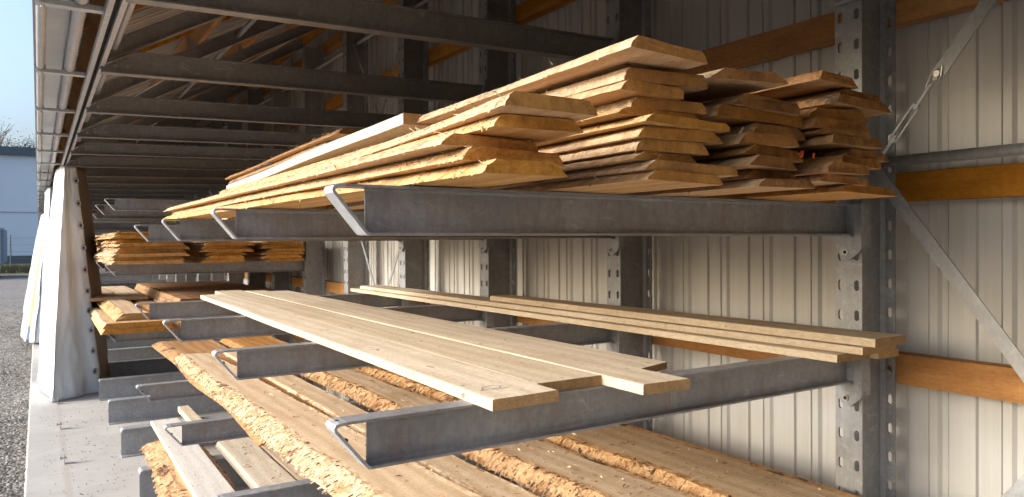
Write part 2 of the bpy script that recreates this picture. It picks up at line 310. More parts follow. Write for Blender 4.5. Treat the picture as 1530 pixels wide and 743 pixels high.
# ------------------------------------------------------------------ rack frames
def ipro(h,b,tf,tw,r):
    t=tw/2; B=b/2; z=-h
    R=[]
    def fil(cx,cz,a0,a1):
        return [(cx+r*math.cos(R_(a0+(a1-a0)*i/3)),cz+r*math.sin(R_(a0+(a1-a0)*i/3))) for i in range(4)]
    p=[(-B,-h),(B,-h),(B,-h+tf)]+fil(t+r,-h+tf+r,270,180)+fil(t+r,-tf-r,180,90)+[(B,-tf),(B,0),(-B,0),(-B,-tf)]+fil(-t-r,-tf-r,90,0)+fil(-t-r,-h+tf+r,0,-90)+[(-B,-h+tf)]
    return p
def plate(mb,x0,x1,height,y0=-.0485,y1=.0485,pitch=.1,sw=.017,sh=.036,zoff=.0):
    rows=int(height/pitch)
    for s in (-1,1):
        a,b=(y0,0) if s<0 else (0,y1)
        cy=s*.029
        for k in range(rows):
            z0=k*pitch; z1=z0+pitch; cz=z0+pitch/2
            sl=[];
            for i in range(6): t=R_(180*i/5); sl.append((cy+sw/2*math.cos(t),cz+(sh-sw)/2+sw/2*math.sin(t)))
            for i in range(6): t=R_(180+180*i/5); sl.append((cy+sw/2*math.cos(t),cz-(sh-sw)/2+sw/2*math.sin(t)))
            outer=[(b,cz+.02),(b,z1),(b-(b-a)/3,z1),(a+(b-a)/3,z1),(a,z1),(a,cz+.02),(a,cz-.02),(a,z0),(a+(b-a)/3,z0),(b-(b-a)/3,z0),(b,z0),(b,cz-.02)]
            n=12; vs=[(x,*p) for x in (x0,x1) for p in outer+sl]
            fs=[]
            for i in range(n):
                j=(i+1)%n
                fs+=[(i,j,n+j,n+i),(2*n+j,2*n+i,3*n+i,3*n+j),(n+i,n+j,3*n+j,3*n+i)]
            mb.add(vs,fs)
    mb.add([(x0,y0,0),(x1,y0,0),(x0,y0,rows*pitch),(x1,y0,rows*pitch)],[(0,1,3,2)]); mb.add([(x0,y1,0),(x1,y1,0),(x0,y1,rows*pitch),(x1,y1,rows*pitch)],[(0,2,3,1)])
H=.105
mb=MB(); mb.extrude(ipro(H,.055,.0055,.0045,.007),'x',.578,2.266)
mb.box(.528,.578,-.0275,.0275,-.0055,0); arm_me=mb.mesh('rack_arm',[STR])
mb=MB()
pth=[(.528,-.0),(.512,-.0005),(.503,-.004),(.499,-.011),(.501,-.019),(.567,-H+.006),(.572,-H+.001),(.578,-H)]
nrm=[]; vs=[];fs=[]
for i,(x,z) in enumerate(pth):
    a=Vector(pth[max(0,i-1)]); c=Vector(pth[min(len(pth)-1,i+1)]); d=(c-a).normalized(); nn=Vector((-d.y,d.x)) ; # inward normal
    q=Vector((x,z))+nn*.0065 if True else None
    if i==0: q=Vector((x,z-.0065))
    if i==len(pth)-1: q=Vector((x+.0,z+.0065))
    vs+=[(x,-.0275,z),(x,.0275,z),(q.x,.0275,q.y),(q.x,-.0275,q.y)]
for i in range(len(pth)-1):
    for k in range(4): fs.append((i*4+k,i*4+(k+1)%4,i*4+4+(k+1)%4,i*4+4+k))
fs+=[(0,1,2,3),(28,31,30,29)]
mb.add(vs,fs); mb.tube((.530,0,-.045),(.5345,0,-.0475),.0065,10,1); mb.tube((.514,0,-.0049),(.514,0,.0006),.004,8,1)
strap_me=mb.mesh('tip_strap',[STL,HOLE])
mb=MB()
poly=[(-.0565,.0),(.036,.0),(.036,-.145),(.030,-.158),(.018,-.174),(.006,-.184),(-.006,-.186),(-.020,-.182),(-.036,-.170),(-.050,-.158),(-.0565,-.148)]
mb.extrude(poly,'x',2.2665,2.2745,0)
mb.box(2.2746,2.315,-.0565,-.0505,-.146,-.001)
mb.tube((2.262,0,-.160),(2.2665,0,-.160),.011,10,1); mb.tube((2.2615,0,-.160),(2.262,0,-.160),.0065,8,2)
mb.box(2.245,2.2665,-.03,.03,-H-.004,-H+.0005,0)
hook_me=mb.mesh('hook_plate',[ST,BOLT,HOLE])
mb=MB(); mb.box(2.2662,2.2742,-.047,.047,-.155,.03,0)
for yy in (-.029,.029):
    mb.tube((2.256,yy,-.132),(2.2662,yy,-.132),.012,6,1); mb.tube((2.250,yy,-.132),(2.256,yy,-.132),.007,8,1)
endp_me=mb.mesh('end_plate',[ST,BOLT])
def arm(parent,z,me=arm_me):
    a=obj('rack_arm',me,parent,(0,0,z)); obj('tip_strap',strap_me,a); obj('hook_plate',hook_me,a); return a
# base beam
mb=MB(); hb=.2128
mb.extrude([(p[0],p[1]) for p in ipro(hb,.1,.0085,.0056,.012)],'x',.535,2.283)
# drooped nose of the top flange + end lip
vs=[];fs=[]
nose=[(.535,0),(.525,-.001),(.517,-.005),(.512,-.013),(.510,-.024)]
for x,z in nose: vs+=[(x,-.05,z),(x,.05,z),(x+.0075 if x<.53 else x,.05,z-.0085 if x>.515 else z-.001),(x+.0075 if x<.53 else x,-.05,z-.0085 if x>.515 else z-.001)]
for i in range(4):
    for k in range(4): fs.append((i*4+k,i*4+(k+1)%4,i*4+4+(k+1)%4,i*4+4+k))
fs+=[(0,1,2,3),(16,19,18,17)]
mb.add(vs,fs); mb.box(.5125,.5345,-.0028,.0028,-hb+.009,-.014); mb.box(.512,.5345,-.05,.05,-hb,-hb+.0085)
base_me=mb.mesh('base_beam',[ST])
# column: web + perforated flanges
mb=MB(); mb.box(2.2912,2.4748,-.003,.003,0,3.6)
for sx,x in ((1,2.2912),(-1,2.4748)):
    mb.add([(x,-.015,0),(x,.015,0),(x+sx*.012,.003,0),(x+sx*.012,-.003,0),(x,-.015,3.6),(x,.015,3.6),(x+sx*.012,.003,3.6),(x+sx*.012,-.003,3.6)],[(0,1,5,4),(1,2,6,5),(2,3,7,6),(3,0,4,7)])
mb.box(2.20,2.55,-.09,-.0035,0,.0125); mb.box(2.20,2.55,.0035,.09,0,.0125)
web_me=mb.mesh('column_web',[STC])
mb=MB(); plate(mb,2.283,2.291,3.6); fl1=mb.mesh('column_flange',[STC])
mb=MB(); plate(mb,2.475,2.483,3.6); fl2=mb.mesh('column_flange',[STC])
# roof arm + rafter
def zarm(x): return 2.5443-.0265*(2.283-x)
mb=MB()
hh=.103
xs=[.246,.396,2.266]; tp=[2.410,zarm(.396),zarm(2.266)]; bt=[2.3885,zarm(.396)-hh,zarm(2.266)-hh]
mb.extrude([(.25,bt[0]),(2.266,bt[2]),(2.266,tp[2]),(.396,tp[1]),(.25,tp[0])],'y',-.0025,.0025)
mb.bar((.246,0,bt[0]),(2.266,0,bt[2]),.055,.006); mb.bar((.3965,0,tp[1]),(2.266,0,tp[2]),.055,.006); mb.bar((.246,0,tp[0]),(.3955,0,tp[1]-.001),.055,.006)
roofarm_me=mb.mesh('roof_arm',[STD])
mb=MB(); mb.extrude([(.27,zr(.27)),(.27,zr(.27)-.09),(2.283,zr(2.283)-.09),(2.283,zr(2.283))],'y',-.0025,.0025)
mb.bar((.25,0,zr(.25)-.003),(2.283,0,zr(2.283)-.003),.048,.006); mb.bar((.25,0,zr(.25)-.087),(2.283,0,zr(2.283)-.087),.048,.006)
rafter_me=mb.mesh('rafter',[STD])
mb=MB()
mb.tube((0,-.012,0),(0,-.0026,0),.008,6); bolt_me=mb.mesh('bolt',[BOLT])
mb=MB(); mb.tube((2.478,-.0,0),(2.466,0,0),.012,6,0); mb.tube((2.466,0,0),(2.460,0,0),.007,6,0); railbolt_me=mb.mesh('rail_bolt',[BOLT])
FR_LABEL={0:'galvanised cantilever rack upright nearest the camera, carrying the frontmost arms',4:'rack upright with no timber arms, only base beam and roof arm, fifth from the front',5:'sixth rack upright from the front, its sunlit web beside the far timber stack'}
for n in range(-1,18):
    f=empty('rack_frame',(0,Y0+S*n,0))
    lb=FR_LABEL.get(n,'galvanised rack upright with arms, %s from the front'%ORD[max(n,0)])
    if n==-1: lb='rack upright just outside the right picture edge holding the far ends of the braces'
    tag(f,lb,'rack upright','rack uprights in a row along the wall')
    c=obj('column',web_me,f); obj('column_flange',fl1,c); obj('column_flange',fl2,c)
    for z0,z1,_ in RAILZ[1:4]: 
        obj('rail_bolt',railbolt_me,c,(0,-.029,(z0+z1)/2-.015))
    obj('base_beam',base_me,f,(0,0,hb))
    ra=obj('roof_arm',roofarm_me,f); obj('end_plate',endp_me,ra,(0,0,2.544)); 
    for bx,bz in ((.31,2.425),(.36,2.43),(.31,2.448),(.36,2.455)): obj('bolt',bolt_me,ra,(bx,0,bz))
    obj('rafter',rafter_me,f)
    tiers=[] if n in (-1,4,9,14) else ([ZT,ZM,Z3] if n<4 else ([2.01,1.425,.83] if n<9 else [1.95,1.5,.86]))
    for z in tiers: arm(f,z)
# ------------------------------------------------------------------ struts, braces
def pipe(z,ya,yb,label,r=.018):
    mb=MB(); mb.tube((2.40,ya,z),(2.40,yb,z),r,16); o=mb.build('strut_pipe',ST,smooth=True); tag(o,label,'steel pipe','round strut pipes between the columns')
pipe(1.862,.32,Y0-.0045,'round steel strut pipe at right above the knotty wooden rail')
pipe(3.37,.3,21.9,'long round strut pipe high along the columns under the roof')
pipe(1.862,Y0+3*S+.0045,Y0+4*S-.0045,'round strut pipe in the braced bay behind the timber stacks')
o=MB().tube((1.12,-13.5,zr(1.12)-.045),(1.12,22,zr(1.12)-.045),.016,14).build('tie_tube',ST,smooth=True); tag(o,'round tie tube under the middle of the rafters','tube')
def brace(y0,z0,y1,z1,x,label,turn=False,w=.042):
    g=empty('brace',(x,y0,z0)); tag(g,label,'steel brace','flat diagonal braces between the columns')
    d=Vector((0,y1-y0,z1-z0)); Ln=d.length; u=d.normalized()
    def P(t): return u*t
    if turn:
        mb=MB(); mb.bar(P(.30),P(Ln),w,.005,(1,0,0)); mb.v=[(a,b,c) for a,b,c in mb.v]; mb.build('flat_bar',STC,g)
        mb=MB(); mb.tube(P(.0),P(.10),.0055,8); mb.tube(P(.20),P(.285),.0055,8); side=u.cross(Vector((1,0,0)))*.011
        mb.tube(P(.085)+side,P(.205)+side,.0035,8); mb.tube(P(.085)-side,P(.205)-side,.0035,8); mb.tube(P(.078),P(.092),.0135,8); mb.tube(P(.2),P(.214),.0135,8); mb.build('turnbuckle',STL,g,smooth=False)
        mb=MB(); mb.tube(P(.32)+Vector((-.012,0,0)),P(.32)+Vector((.008,0,0)),.011,6); mb.path([P(.27)+side*.6+Vector((-.006,0,0)),P(.32)+side*1.4+Vector((-.008,0,0)),P(.345)+Vector((-.008,0,0)),P(.32)-side*1.4+Vector((-.008,0,0)),P(.27)-side*.6+Vector((-.006,0,0))],.003,6); mb.build('shackle',BOLT,g)
    else:
        mb=MB(); mb.bar(P(0),P(Ln),w,.005,(1,0,0)); mb.build('flat_bar',STC,g)
XB=2.355
brace(Y0-.06,1.862,.30,3.30,XB,'diagonal flat brace with turnbuckle rising to the top right corner',True)
brace(Y0-.03,1.862,.30,.30,XB,'flat diagonal brace descending from beside the top stack to the right picture edge')
brace(Y0-.03,.27,.30,1.83,XB+.02,'flat diagonal brace cutting the bottom right corner of the picture')
for n,nm in ((3,'behind the big timber stack'),(10,'deep in the dark far end')):
    ya,yb=Y0+n*S+.03,Y0+(n+1)*S-.03
    brace(ya,1.88,yb,3.35,XB,'upper diagonal brace rising away from the camera '+nm,False,.03)
    brace(ya,3.35,yb,1.88,XB+.012,'upper diagonal brace falling away from the camera '+nm,False,.03)
    brace(ya,.3,yb,1.84,XB,'lower diagonal brace rising away from the camera '+nm,False,.03)
    brace(ya,1.84,yb,.3,XB+.012,'lower diagonal brace falling away from the camera '+nm,False,.03)
def roofrod(n,xa,xb,label):
    ya,yb=Y0+n*S+.03,Y0+(n+1)*S-.03
    a=Vector((xa,ya,zr(xa)-.045)); b=Vector((xb,yb,zr(xb)-.045)); g=empty('roof_tie_rod',a); tag(g,label,'tie rod','thin tie rods under the roof')
    d=b-a; mb=MB(); mb.tube((0,0,0),d*.42,.005,8); mb.tube(d*.52,d,.005,8); mb.build('rod',STL,g)
    u=d.normalized(); s=u.cross(Vector((0,0,1))).normalized()*.013
    mb=MB(); mb.path([d*.42,d*.42+s,d*.52+s,d*.52,d*.52-s,d*.42-s,d*.42],.0035,6); mb.build('turnbuckle',STL,g)
roofrod(3,1.35,2.2,'thin tie rod with bright turnbuckle under the roof rising towards the wall')
roofrod(3,1.2,.4,'thin tie rod under the roof sloping down towards the eave in the fourth bay')
roofrod(4,.5,1.3,'thin tie rod under the roof in the fifth bay near the eave')
roofrod(4,2.2,1.4,'thin tie rod under the roof in the fifth bay near the wall')
# ------------------------------------------------------------------ boards
def board(name,label,cat,group,n,f,th,mats,tap=(0,0),rough=0.,step=.05,skew=(0,0),splint=0,edgeseg=3,wob=.004,sag=0.,arris=.0012,tapf=1.,bowx=0.,roll=0.,flakes=0,fs_=1.):
    """n=(x0,x1,y,z bottom) at the near end, f the same at the far end"""
    org=Vector((n[0],n[2],n[3])); Ln=f[2]-n[2]; k=max(3,int(Ln/step)); sd=random.random()*100
    mb=MB(); rows=[]
    for j in range(k+1):
        t=j/k; y=n[2]+Ln*t
        z=n[3]+(f[3]-n[3])*t+sag*4*t*(t-1)
        w0=wob*noise.noise((sd,y*1.1,0))*3; w1=wob*noise.noise((sd+9,y*1.1,0))*3
        bw=bowx*4*t*(1-t); x0=n[0]+(f[0]-n[0])*t+w0+bw; x1=n[1]+(f[1]-n[1])*t+w1+bw
        a=tap[0]*(1+(tapf-1)*t)*(1+.35*noise.noise((sd+3,y*2.3,0))*(1 if rough else 0)); b=tap[1]*(1+.7*noise.noise((sd+5,y*2.3,0))*(1 if rough else 0))
        yy0=y+(skew[0]*(1-t)+skew[1]*t)*-.5; yy1=y+(skew[0]*(1-t)+skew[1]*t)*.5
        def yat(x): return yy0+(yy1-yy0)*(x-x0)/max(.001,x1-x0)
        pts=[(x0+arris,z),(x0+(x1-x0)*.5,z),(x1-arris,z)]
        E=edgeseg
        for i in range(E+1):
            s=i/E; d=rough*(noise.noise((y*38,s*3.2+sd,4))+.9*noise.noise((y*13,s*2+sd,8))) if rough else 0
            if i==0 or i==E: d*=.5
            bul=rough*.8*math.sin(math.pi*s)
            if not rough: s=.06+.88*s
            pts.append((x1-b*s+d+bul,z+th*s))
        top=z+th
        xa,xb=x0+a,x1-b
        for s in ((.97,.5,.03) if not rough else (.9,.5,.1)): pts.append((xa+(xb-xa)*s,top+ (.0007*noise.noise((y*3,s*4,sd)))))
        for i in range(E+1):
            s=1-i/E; d=rough*(noise.noise((y*38,s*3.2+sd,14))+.9*noise.noise((y*13,s*2+sd,18))) if rough else 0
            if i==0 or i==E: d*=.5
            bul=rough*.8*math.sin(math.pi*s)
            if not rough: s=.06+.88*s
            pts.append((x0+a*s-d-bul,z+th*s))
        xm=(x0+x1)/2; ej=.006*rough/.003 if (rough and (j==0)) else 0
        rows.append([(x-org.x,yat(x)-org.y+ej*noise.noise((x*22,zz*30,sd)),zz-org.z+roll*(x-xm)/max(.05,(x1-x0))) for x,zz in pts])
    c=len(rows[0]); vs=[v for r in rows for v in r]; fs=[];ms=[]
    E=edgeseg
    mp=[0,0]+[2 if rough else 3]*(E+2)+[0,0]+[2 if rough else 3]*(E+2)
    mp=[]
    for i in range(c):
        if i<2: mp.append(0)
        elif i<2+1+E: mp.append(2)
        elif i<3+E+1: mp.append(0 if not rough else 2)
        elif i<3+E+3: mp.append(0)
        elif i<3+E+4: mp.append(0 if not rough else 2)
        else: mp.append(2)
    for j in range(k):
        for i in range(c): fs.append((j*c+i,j*c+(i+1)%c,(j+1)*c+(i+1)%c,(j+1)*c+i)); ms.append(mp[i])
    fs+=[tuple(range(c))[::-1],tuple(k*c+i for i in range(c))]; ms+=[1,1]
    mb.add(vs,fs,ms)
    for i in range(splint):
        j=random.randrange(k+1) if random.random()>.3 else random.randrange(max(1,k//3)); r=rows[j]; p=Vector(r[c-1-random.randrange(E+1)])
        l=random.uniform(.008,.035); d=Vector((random.uniform(-1,.1)*.5,random.uniform(-1,1),random.uniform(.0,.7))).normalized(); q=p+d*l*.6; q2=q+Vector((random.uniform(-1,1),random.uniform(-1,1),random.uniform(-.4,1)))*l*.4
        w=Vector((0,random.uniform(-1,1),1)).normalized()*random.uniform(.0007,.0018)
        mb.add([p-w,p+w,q+w*.7,q-w*.7,q2],[(0,1,2,3),(3,2,4)],2)
    for i in range(flakes):
        side=c-1-random.randrange(E+1)
        if random.random()<.12: side=3+random.randrange(E+1)
        r_=rows[random.randrange(k+1)]; p=Vector(r_[side]); q2=Vector(r_[(side-1)%c]) ; across=(q2-p)
        if across.length<1e-5: continue
        across.normalize(); al=Vector((random.uniform(-.25,.25),1,random.uniform(-.2,.2))).normalized(); nn=al.cross(across).normalized()
        if nn.z<0: nn=-nn
        L1_=random.uniform(.004,.018)*fs_; W1=random.uniform(.0015,.006)*fs_; lift=random.uniform(.0005,.005)*fs_; p=p+across*random.uniform(-.5,.5)*(q2-Vector(r_[side])).length
        mm=3 if (len(mats)>3 and random.random()<.10) else 2
        a_=p-across*L1_-al*W1; b_=p+across*L1_-al*W1*.6; c_=p+across*L1_*.9+al*W1+nn*lift; d_=p-across*L1_*.9+al*W1*.8+nn*lift
        mb.add([a_,b_,c_,d_,p+nn*lift*1.3+al*W1*.2],[(0,1,4),(1,2,4),(2,3,4),(3,0,4)],mm)
    o=mb.build(name,mats,None,org); tag(o,label,cat,group); return o
def mark(parent,pts,col,name='paint_mark',w=.006,z=.0008):
    mb=MB()
    for a,b in zip(pts,pts[1:]):
        a,b=Vector(a),Vector(b); mb.bar(a,b,w,.0006)
    return mb.build(name,col,parent)
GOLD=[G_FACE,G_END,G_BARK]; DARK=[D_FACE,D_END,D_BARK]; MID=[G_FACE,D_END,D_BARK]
RED=plain('red_spray',(.62,.10,.03),.6); BLUE=plain('blue_chalk',(.04,.25,.60),.7); PENCIL=plain('pencil',(.18,.20,.26),.7); YEL=plain('yellow_chalk',(.85,.72,.03),.7)
lv='live-edge board'
# -- left front pile on the top arms (bottom to top)
g='live-edge boards in the left pile on the top arms'
LP=[((.662,.845,1.13,ZT+.003),(.56,.75,4.37,ZT+.003),.026,(.03,.028)),
    ((.650,.892,1.19,1.752),(.60,.82,4.30,1.752),.025,(.024,.02)),
    ((.625,.850,1.21,1.779),(.585,.80,4.47,1.779),.023,(.032,.022)),
    ((.682,.858,1.10,1.804),(.70,.88,4.45,1.804),.023,(.022,.02)),
    ((.655,.858,1.045,1.829),(.765,.96,4.40,1.829),.026,(.028,.018))]
desc=['bottom live-edge board of the left pile, lying on the arms','second live-edge board from the bottom of the left pile','third board from the bottom of the left pile, reaching furthest left',
 'fourth board from the bottom of the left pile, pale underside showing','uppermost board of the left pile, jutting furthest toward the camera']
for i,(a,b,th,tp) in enumerate(LP):
    board('live_edge_board',desc[i],'board',g,a,b,th,GOLD,tp,.0042,.018,(random.uniform(-.02,.02),0),60,4,.006,bowx=.055 if i==4 else (.02 if i==3 else -.006),flakes=420,fs_=.32)
# support boards in the middle of the pile, behind
for i in range(6):
    z=1.7245+.032*i; board('live_edge_board','inner board at the back of the left pile, %s from the bottom'%ORD[i],'board',g,(.90-.01*(i%2),1.0,1.85+.03*i,z),(.90,1.01,4.6,z),.030,GOLD,(.02,.02),.003,.05,(0,0),30)
o=board('white_plank','pale squared plank lying on top of the left pile, nearly white','plank',None,(.912,1.01,2.02,1.952),(.930,1.03,4.5,1.905),.034,[W_FACE,P_END,W_FACE],(0,0),0,.2)
board('live_edge_board','brown-edged board on the far end of the white plank, with blue chalk marks','board',g,(.935,1.06,2.80,1.974),(.93,1.06,4.5,1.945),.024,MID,(.02,.02),.0035,.03,(0,0),40)
bm_=[o for o in COL.objects if o.get('label','').startswith('brown-edged')][0]
for k,(yy,l) in enumerate(((1.05,.05),(.92,.07),(.78,.04))):
    mark(bm_,[(-.012+.004,yy,.004),(.012,yy+l,.024)],BLUE,w=.014)
board('live_edge_board','topmost rough board above the blue chalk marks at the back of the left pile','board',g,(.925,1.06,2.63,2.001),(.92,1.06,4.52,1.972),.022,MID,(.025,.02),.0045,.03,(.03,0),60)
# -- three stacks behind on the same arms: px-derived (X left, X right, z) for plane Y=1.3
K=1.11/1.3
def stack(tab,nm,mats_f,gname,Yf,dx,inset,dxr=None):
    dxr=dx if dxr is None else dxr
    tab=sorted(tab,key=lambda t:t[2]); n=len(tab); zs=[1.6+(t[2]-1.6)*K for t in tab]
    off=ZT+.002-zs[0]
    for i,(xl,xr,z,*rest) in enumerate(tab):
        zb=zs[i]+off*(1-i/n); nxt=(zs[i+1]+off*(1-(i+1)/n)) if i<n-1 else zb+.024
        th=min(.027,max(.015,nxt-zb-.0012)) 
        if nxt-zb<.013: th=nxt-zb-.001
        Y=1.11+rest[0] if rest else 1.11+random.uniform(-.03,.03)
        sc=Y/1.3
        pos='bottom' if i==0 else ('topmost' if i==n-1 else ORD[i]+' from the bottom')
        xl2,xr2=xl*sc,xr*sc
        board('live_edge_board','%s board of the %s'%(pos,nm),'board',gname,(xl2,xr2,Y,zb),(xl2+dx+random.uniform(-.02,.02),xr2+dxr+random.uniform(-.02,.02),Yf+random.uniform(-.2,.2),zb),th,mats_f(i),(random.uniform(*inset),random.uniform(*inset)),.0042,.025,(random.uniform(-.035,.035),0),9,4,.008,bowx=random.uniform(-.02,.02),roll=random.uniform(-.005,.005),flakes=80,fs_=.45)
S2=[(1.215,1.499,1.745,-.01),(1.193,1.54,1.77,0),(1.153,1.401,1.796,.02),(1.179,1.425,1.819,.01),(1.182,1.469,1.849,0),(1.197,1.531,1.878,-.02),(1.129,1.40,1.90,.02),(1.176,1.41,1.921,.02),(1.136,1.336,1.951,.0),(1.147,1.41,1.978,0),(1.147,1.42,2.022,-.07)]
stack(S2,'tall golden stack, second from the left',lambda i:GOLD,'live-edge boards in the tall golden stack',4.6,.085,(.012,.035),-.02)
S3=[(1.60,1.867,1.749),(1.56,1.80,1.772),(1.55,1.80,1.798),(1.545,1.823,1.828),(1.55,1.766,1.856),(1.56,1.83,1.89),(1.45,1.83,1.925),(1.52,1.80,1.956),(1.459,1.716,2.015,-.02)]
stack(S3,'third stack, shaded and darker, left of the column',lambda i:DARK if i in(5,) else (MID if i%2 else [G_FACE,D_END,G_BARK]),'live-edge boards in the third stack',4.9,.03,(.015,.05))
S4=[(1.954,2.30,1.746),(1.882,2.116,1.772),(1.882,2.14,1.796),(1.95,2.20,1.826),(1.985,2.249,1.853),(1.903,2.22,1.881),(1.87,2.10,1.908),(1.824,2.127,1.925),(1.84,2.10,1.957),(1.944,2.25,2.0),(1.944,2.208,2.027),(1.853,2.10,2.055)]
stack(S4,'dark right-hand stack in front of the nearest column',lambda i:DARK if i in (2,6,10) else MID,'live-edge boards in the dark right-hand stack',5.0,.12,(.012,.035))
m3=[o for o in COL.objects if o.get('label','').startswith('fourth from the bottom board of the third')]
for o in m3: mark(o,[(.21,-.0012,.005),(.214,-.0012,.022)],RED,w=.009).rotation_euler=(0,0,0); mark(o,[(.255,-.0012,.006),(.258,-.0012,.019)],RED,w=.006)
# -- planed boards on the middle arms
PM=[P_FACE,P_END,P_EDGE]; g='planed pale boards on the middle arms'
z=ZM+.0005; t=.026
o1=board('planed_board','leftmost planed pale board on the middle arms with a pencil scribble near its end','board',g,(.822,.998,1.362,z),(.905,1.06,5.25,z),t,PM,(0,0),0,.12,wob=.003,roll=random.uniform(-.003,.003),bowx=random.uniform(-.004,.004))
mark(o1,[(.03,.10,.0268),(.045,.125,.0268),(.075,.13,.0268),(.09,.118,.0268),(.08,.10,.0268),(.06,.098,.0268)],PENCIL,'pencil_mark',.0012)
mark(o1,[(.02,.09,.0268),(.05,.10,.0268),(.07,.085,.0268),(.1,.092,.0268)],PENCIL,'pencil_mark',.001)
board('planed_board','short-set planed board between its neighbours, end recessed over the front arm','board',g,(1.001,1.199,1.455,z),(1.065,1.245,5.62,z),t,PM,(0,0),0,.12,wob=.003,roll=random.uniform(-.003,.003),bowx=random.uniform(-.004,.004))
o=board('planed_board','planed board overhanging the front middle arm furthest toward the camera','board',g,(1.2025,1.355,1.30,z),(1.248,1.385,5.5,z),t,PM,(0,0),0,.12,wob=.003,roll=random.uniform(-.003,.003),bowx=random.uniform(-.004,.004))
board('planed_board','rightmost of the four wide planed boards on the middle arms, thin with slanted end','board',g,(1.359,1.512,1.515,z),(1.389,1.54,5.45,z),.02,PM,(0,0),0,.12,(.05,0),wob=.001)
TM=[P_FACE,P_END,P_EDGE]; g='narrow planed boards beside the column on the middle arms'
o=board('narrow_plank','lower front narrow plank beside the column, with yellow chalk at its far end','plank',g,(2.0,2.163,1.327,z),(1.98,2.14,5.35,z),.0245,TM,(0,0),0,.12,wob=.002)
board('narrow_plank','shortest-looking narrow plank end, lying right against the column','plank',g,(2.168,2.279,1.30,z),(2.148,2.272,5.3,z),.0245,TM,(0,0),0,.12,wob=.001)
o2=board('narrow_plank','middle narrow plank of the small pile beside the column','plank',g,(2.035,2.215,1.27,z+.0265),(2.0,2.16,5.2,z+.0265),.023,TM,(0,0),0,.12,wob=.002)
mark(o2,[(0.0+.02,3.55,.0238),(.06,3.56,.0238)],YEL,'chalk_mark',.05); mark(o2,[(.08,3.45,.0238),(.12,3.46,.0238)],YEL,'chalk_mark',.03)
board('narrow_plank','uppermost narrow plank of the small pile beside the column, shorter at the back','plank',g,(2.04,2.205,1.235,z+.0525),(2.04,2.17,3.4,z+.0525),.026,TM,(0,0),0,.12,wob=.002)
# -- thick slabs on the third tier
g='thick waney slabs on the lower arms'; OM=[O_FACE,P_END,O_BARK,BARKD]; OM2=[O_FACE,D_END,O_BARK2,BARKD]
zl=Z3+.0008
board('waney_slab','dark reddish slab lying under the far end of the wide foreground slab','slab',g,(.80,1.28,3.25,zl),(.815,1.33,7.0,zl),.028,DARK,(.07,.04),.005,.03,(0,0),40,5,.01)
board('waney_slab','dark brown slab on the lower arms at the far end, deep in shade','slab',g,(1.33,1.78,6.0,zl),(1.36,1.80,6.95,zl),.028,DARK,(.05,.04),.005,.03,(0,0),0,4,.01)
board('waney_slab','wide foreground slab on the lower arms with a broad splintered cream bark edge','slab',g,(.80,1.205,.85,zl+.030),(.815,1.06,5.78,zl+.030),.040,OM,(.115,.012),.0095,.011,(-.05,-.06),420,9,.004,tapf=.45,flakes=3200,fs_=.8)
board('waney_slab','second slab on the lower arms, narrow, right beside the wide foreground slab','slab',g,(1.214,1.378,.9,zl),(1.168,1.335,5.95,zl),.045,OM,(.012,.014),.004,.02,(0,.03),120,4,.007)
board('waney_slab','third slab on the lower arms with orange bark edge beside the dark gap','slab',g,(1.452,1.80,.9,zl),(1.462,1.695,5.9,zl),.048,OM2,(.070,.012),.008,.013,(0,.03),200,6,.006,flakes=1300)
board('waney_slab','rightmost wide slab on the lower arms beside the wall, thin orange bark edge','slab',g,(1.815,2.245,.9,zl),(1.785,2.20,5.9,zl),.048,OM2,(.055,.02),.006,.014,(0,.03),160,5,.008,flakes=900)
# -- low layer on the base beams
g='boards on the base beams'; zb=hb+.0008
board('bark_slab','rough orange bark slab lying lowest at left on the base beams','slab',g,(.53,.93,2.4,zb),(.56,.93,5.55,zb),.040,[G_FACE,G_END,O_BARK2,BARKD],(.09,.03),.012,.014,(.0,-.09),200,6,.012,flakes=700)
board('planed_board','cream planed board on top of the bark slab at lower left','board',g,(.668,.858,2.4,zb+.042),(.692,.884,6.08,zb+.042),.028,[W_FACE,P_END,P_EDGE],(0,0),0,.12,(0,.0),wob=.001)
board('planed_board','board with wood dust right of the narrow gap on the base beams','board',g,(1.0,1.225,2.4,zb),(1.0,1.235,5.33,zb),.036,[P_FACE,P_END,P_EDGE],(.02,.004),0,.12,(0,0),wob=.003)
board('waney_slab','brownish board on the base beams partly under the wide slab overhead','slab',g,(1.232,1.52,2.4,zb),(1.242,1.55,5.3,zb),.030,[O_FACE,P_END,P_EDGE],(.0,.02),0,.1,(0,0),0,3,.003)
board('batten','short squared batten on the base beams behind the cream board','batten',g,(.962,1.04,5.45,zb),(.965,1.045,6.62,zb),.045,[P_FACE,P_END,P_EDGE],(0,0),0,.2)
board('waney_slab','board lying deeper on the base beams near the wall','slab',g,(1.62,1.95,2.4,zb),(1.64,1.97,5.8,zb),.03,[O_FACE,P_END,O_BARK2],(.03,.02),.004,.04)
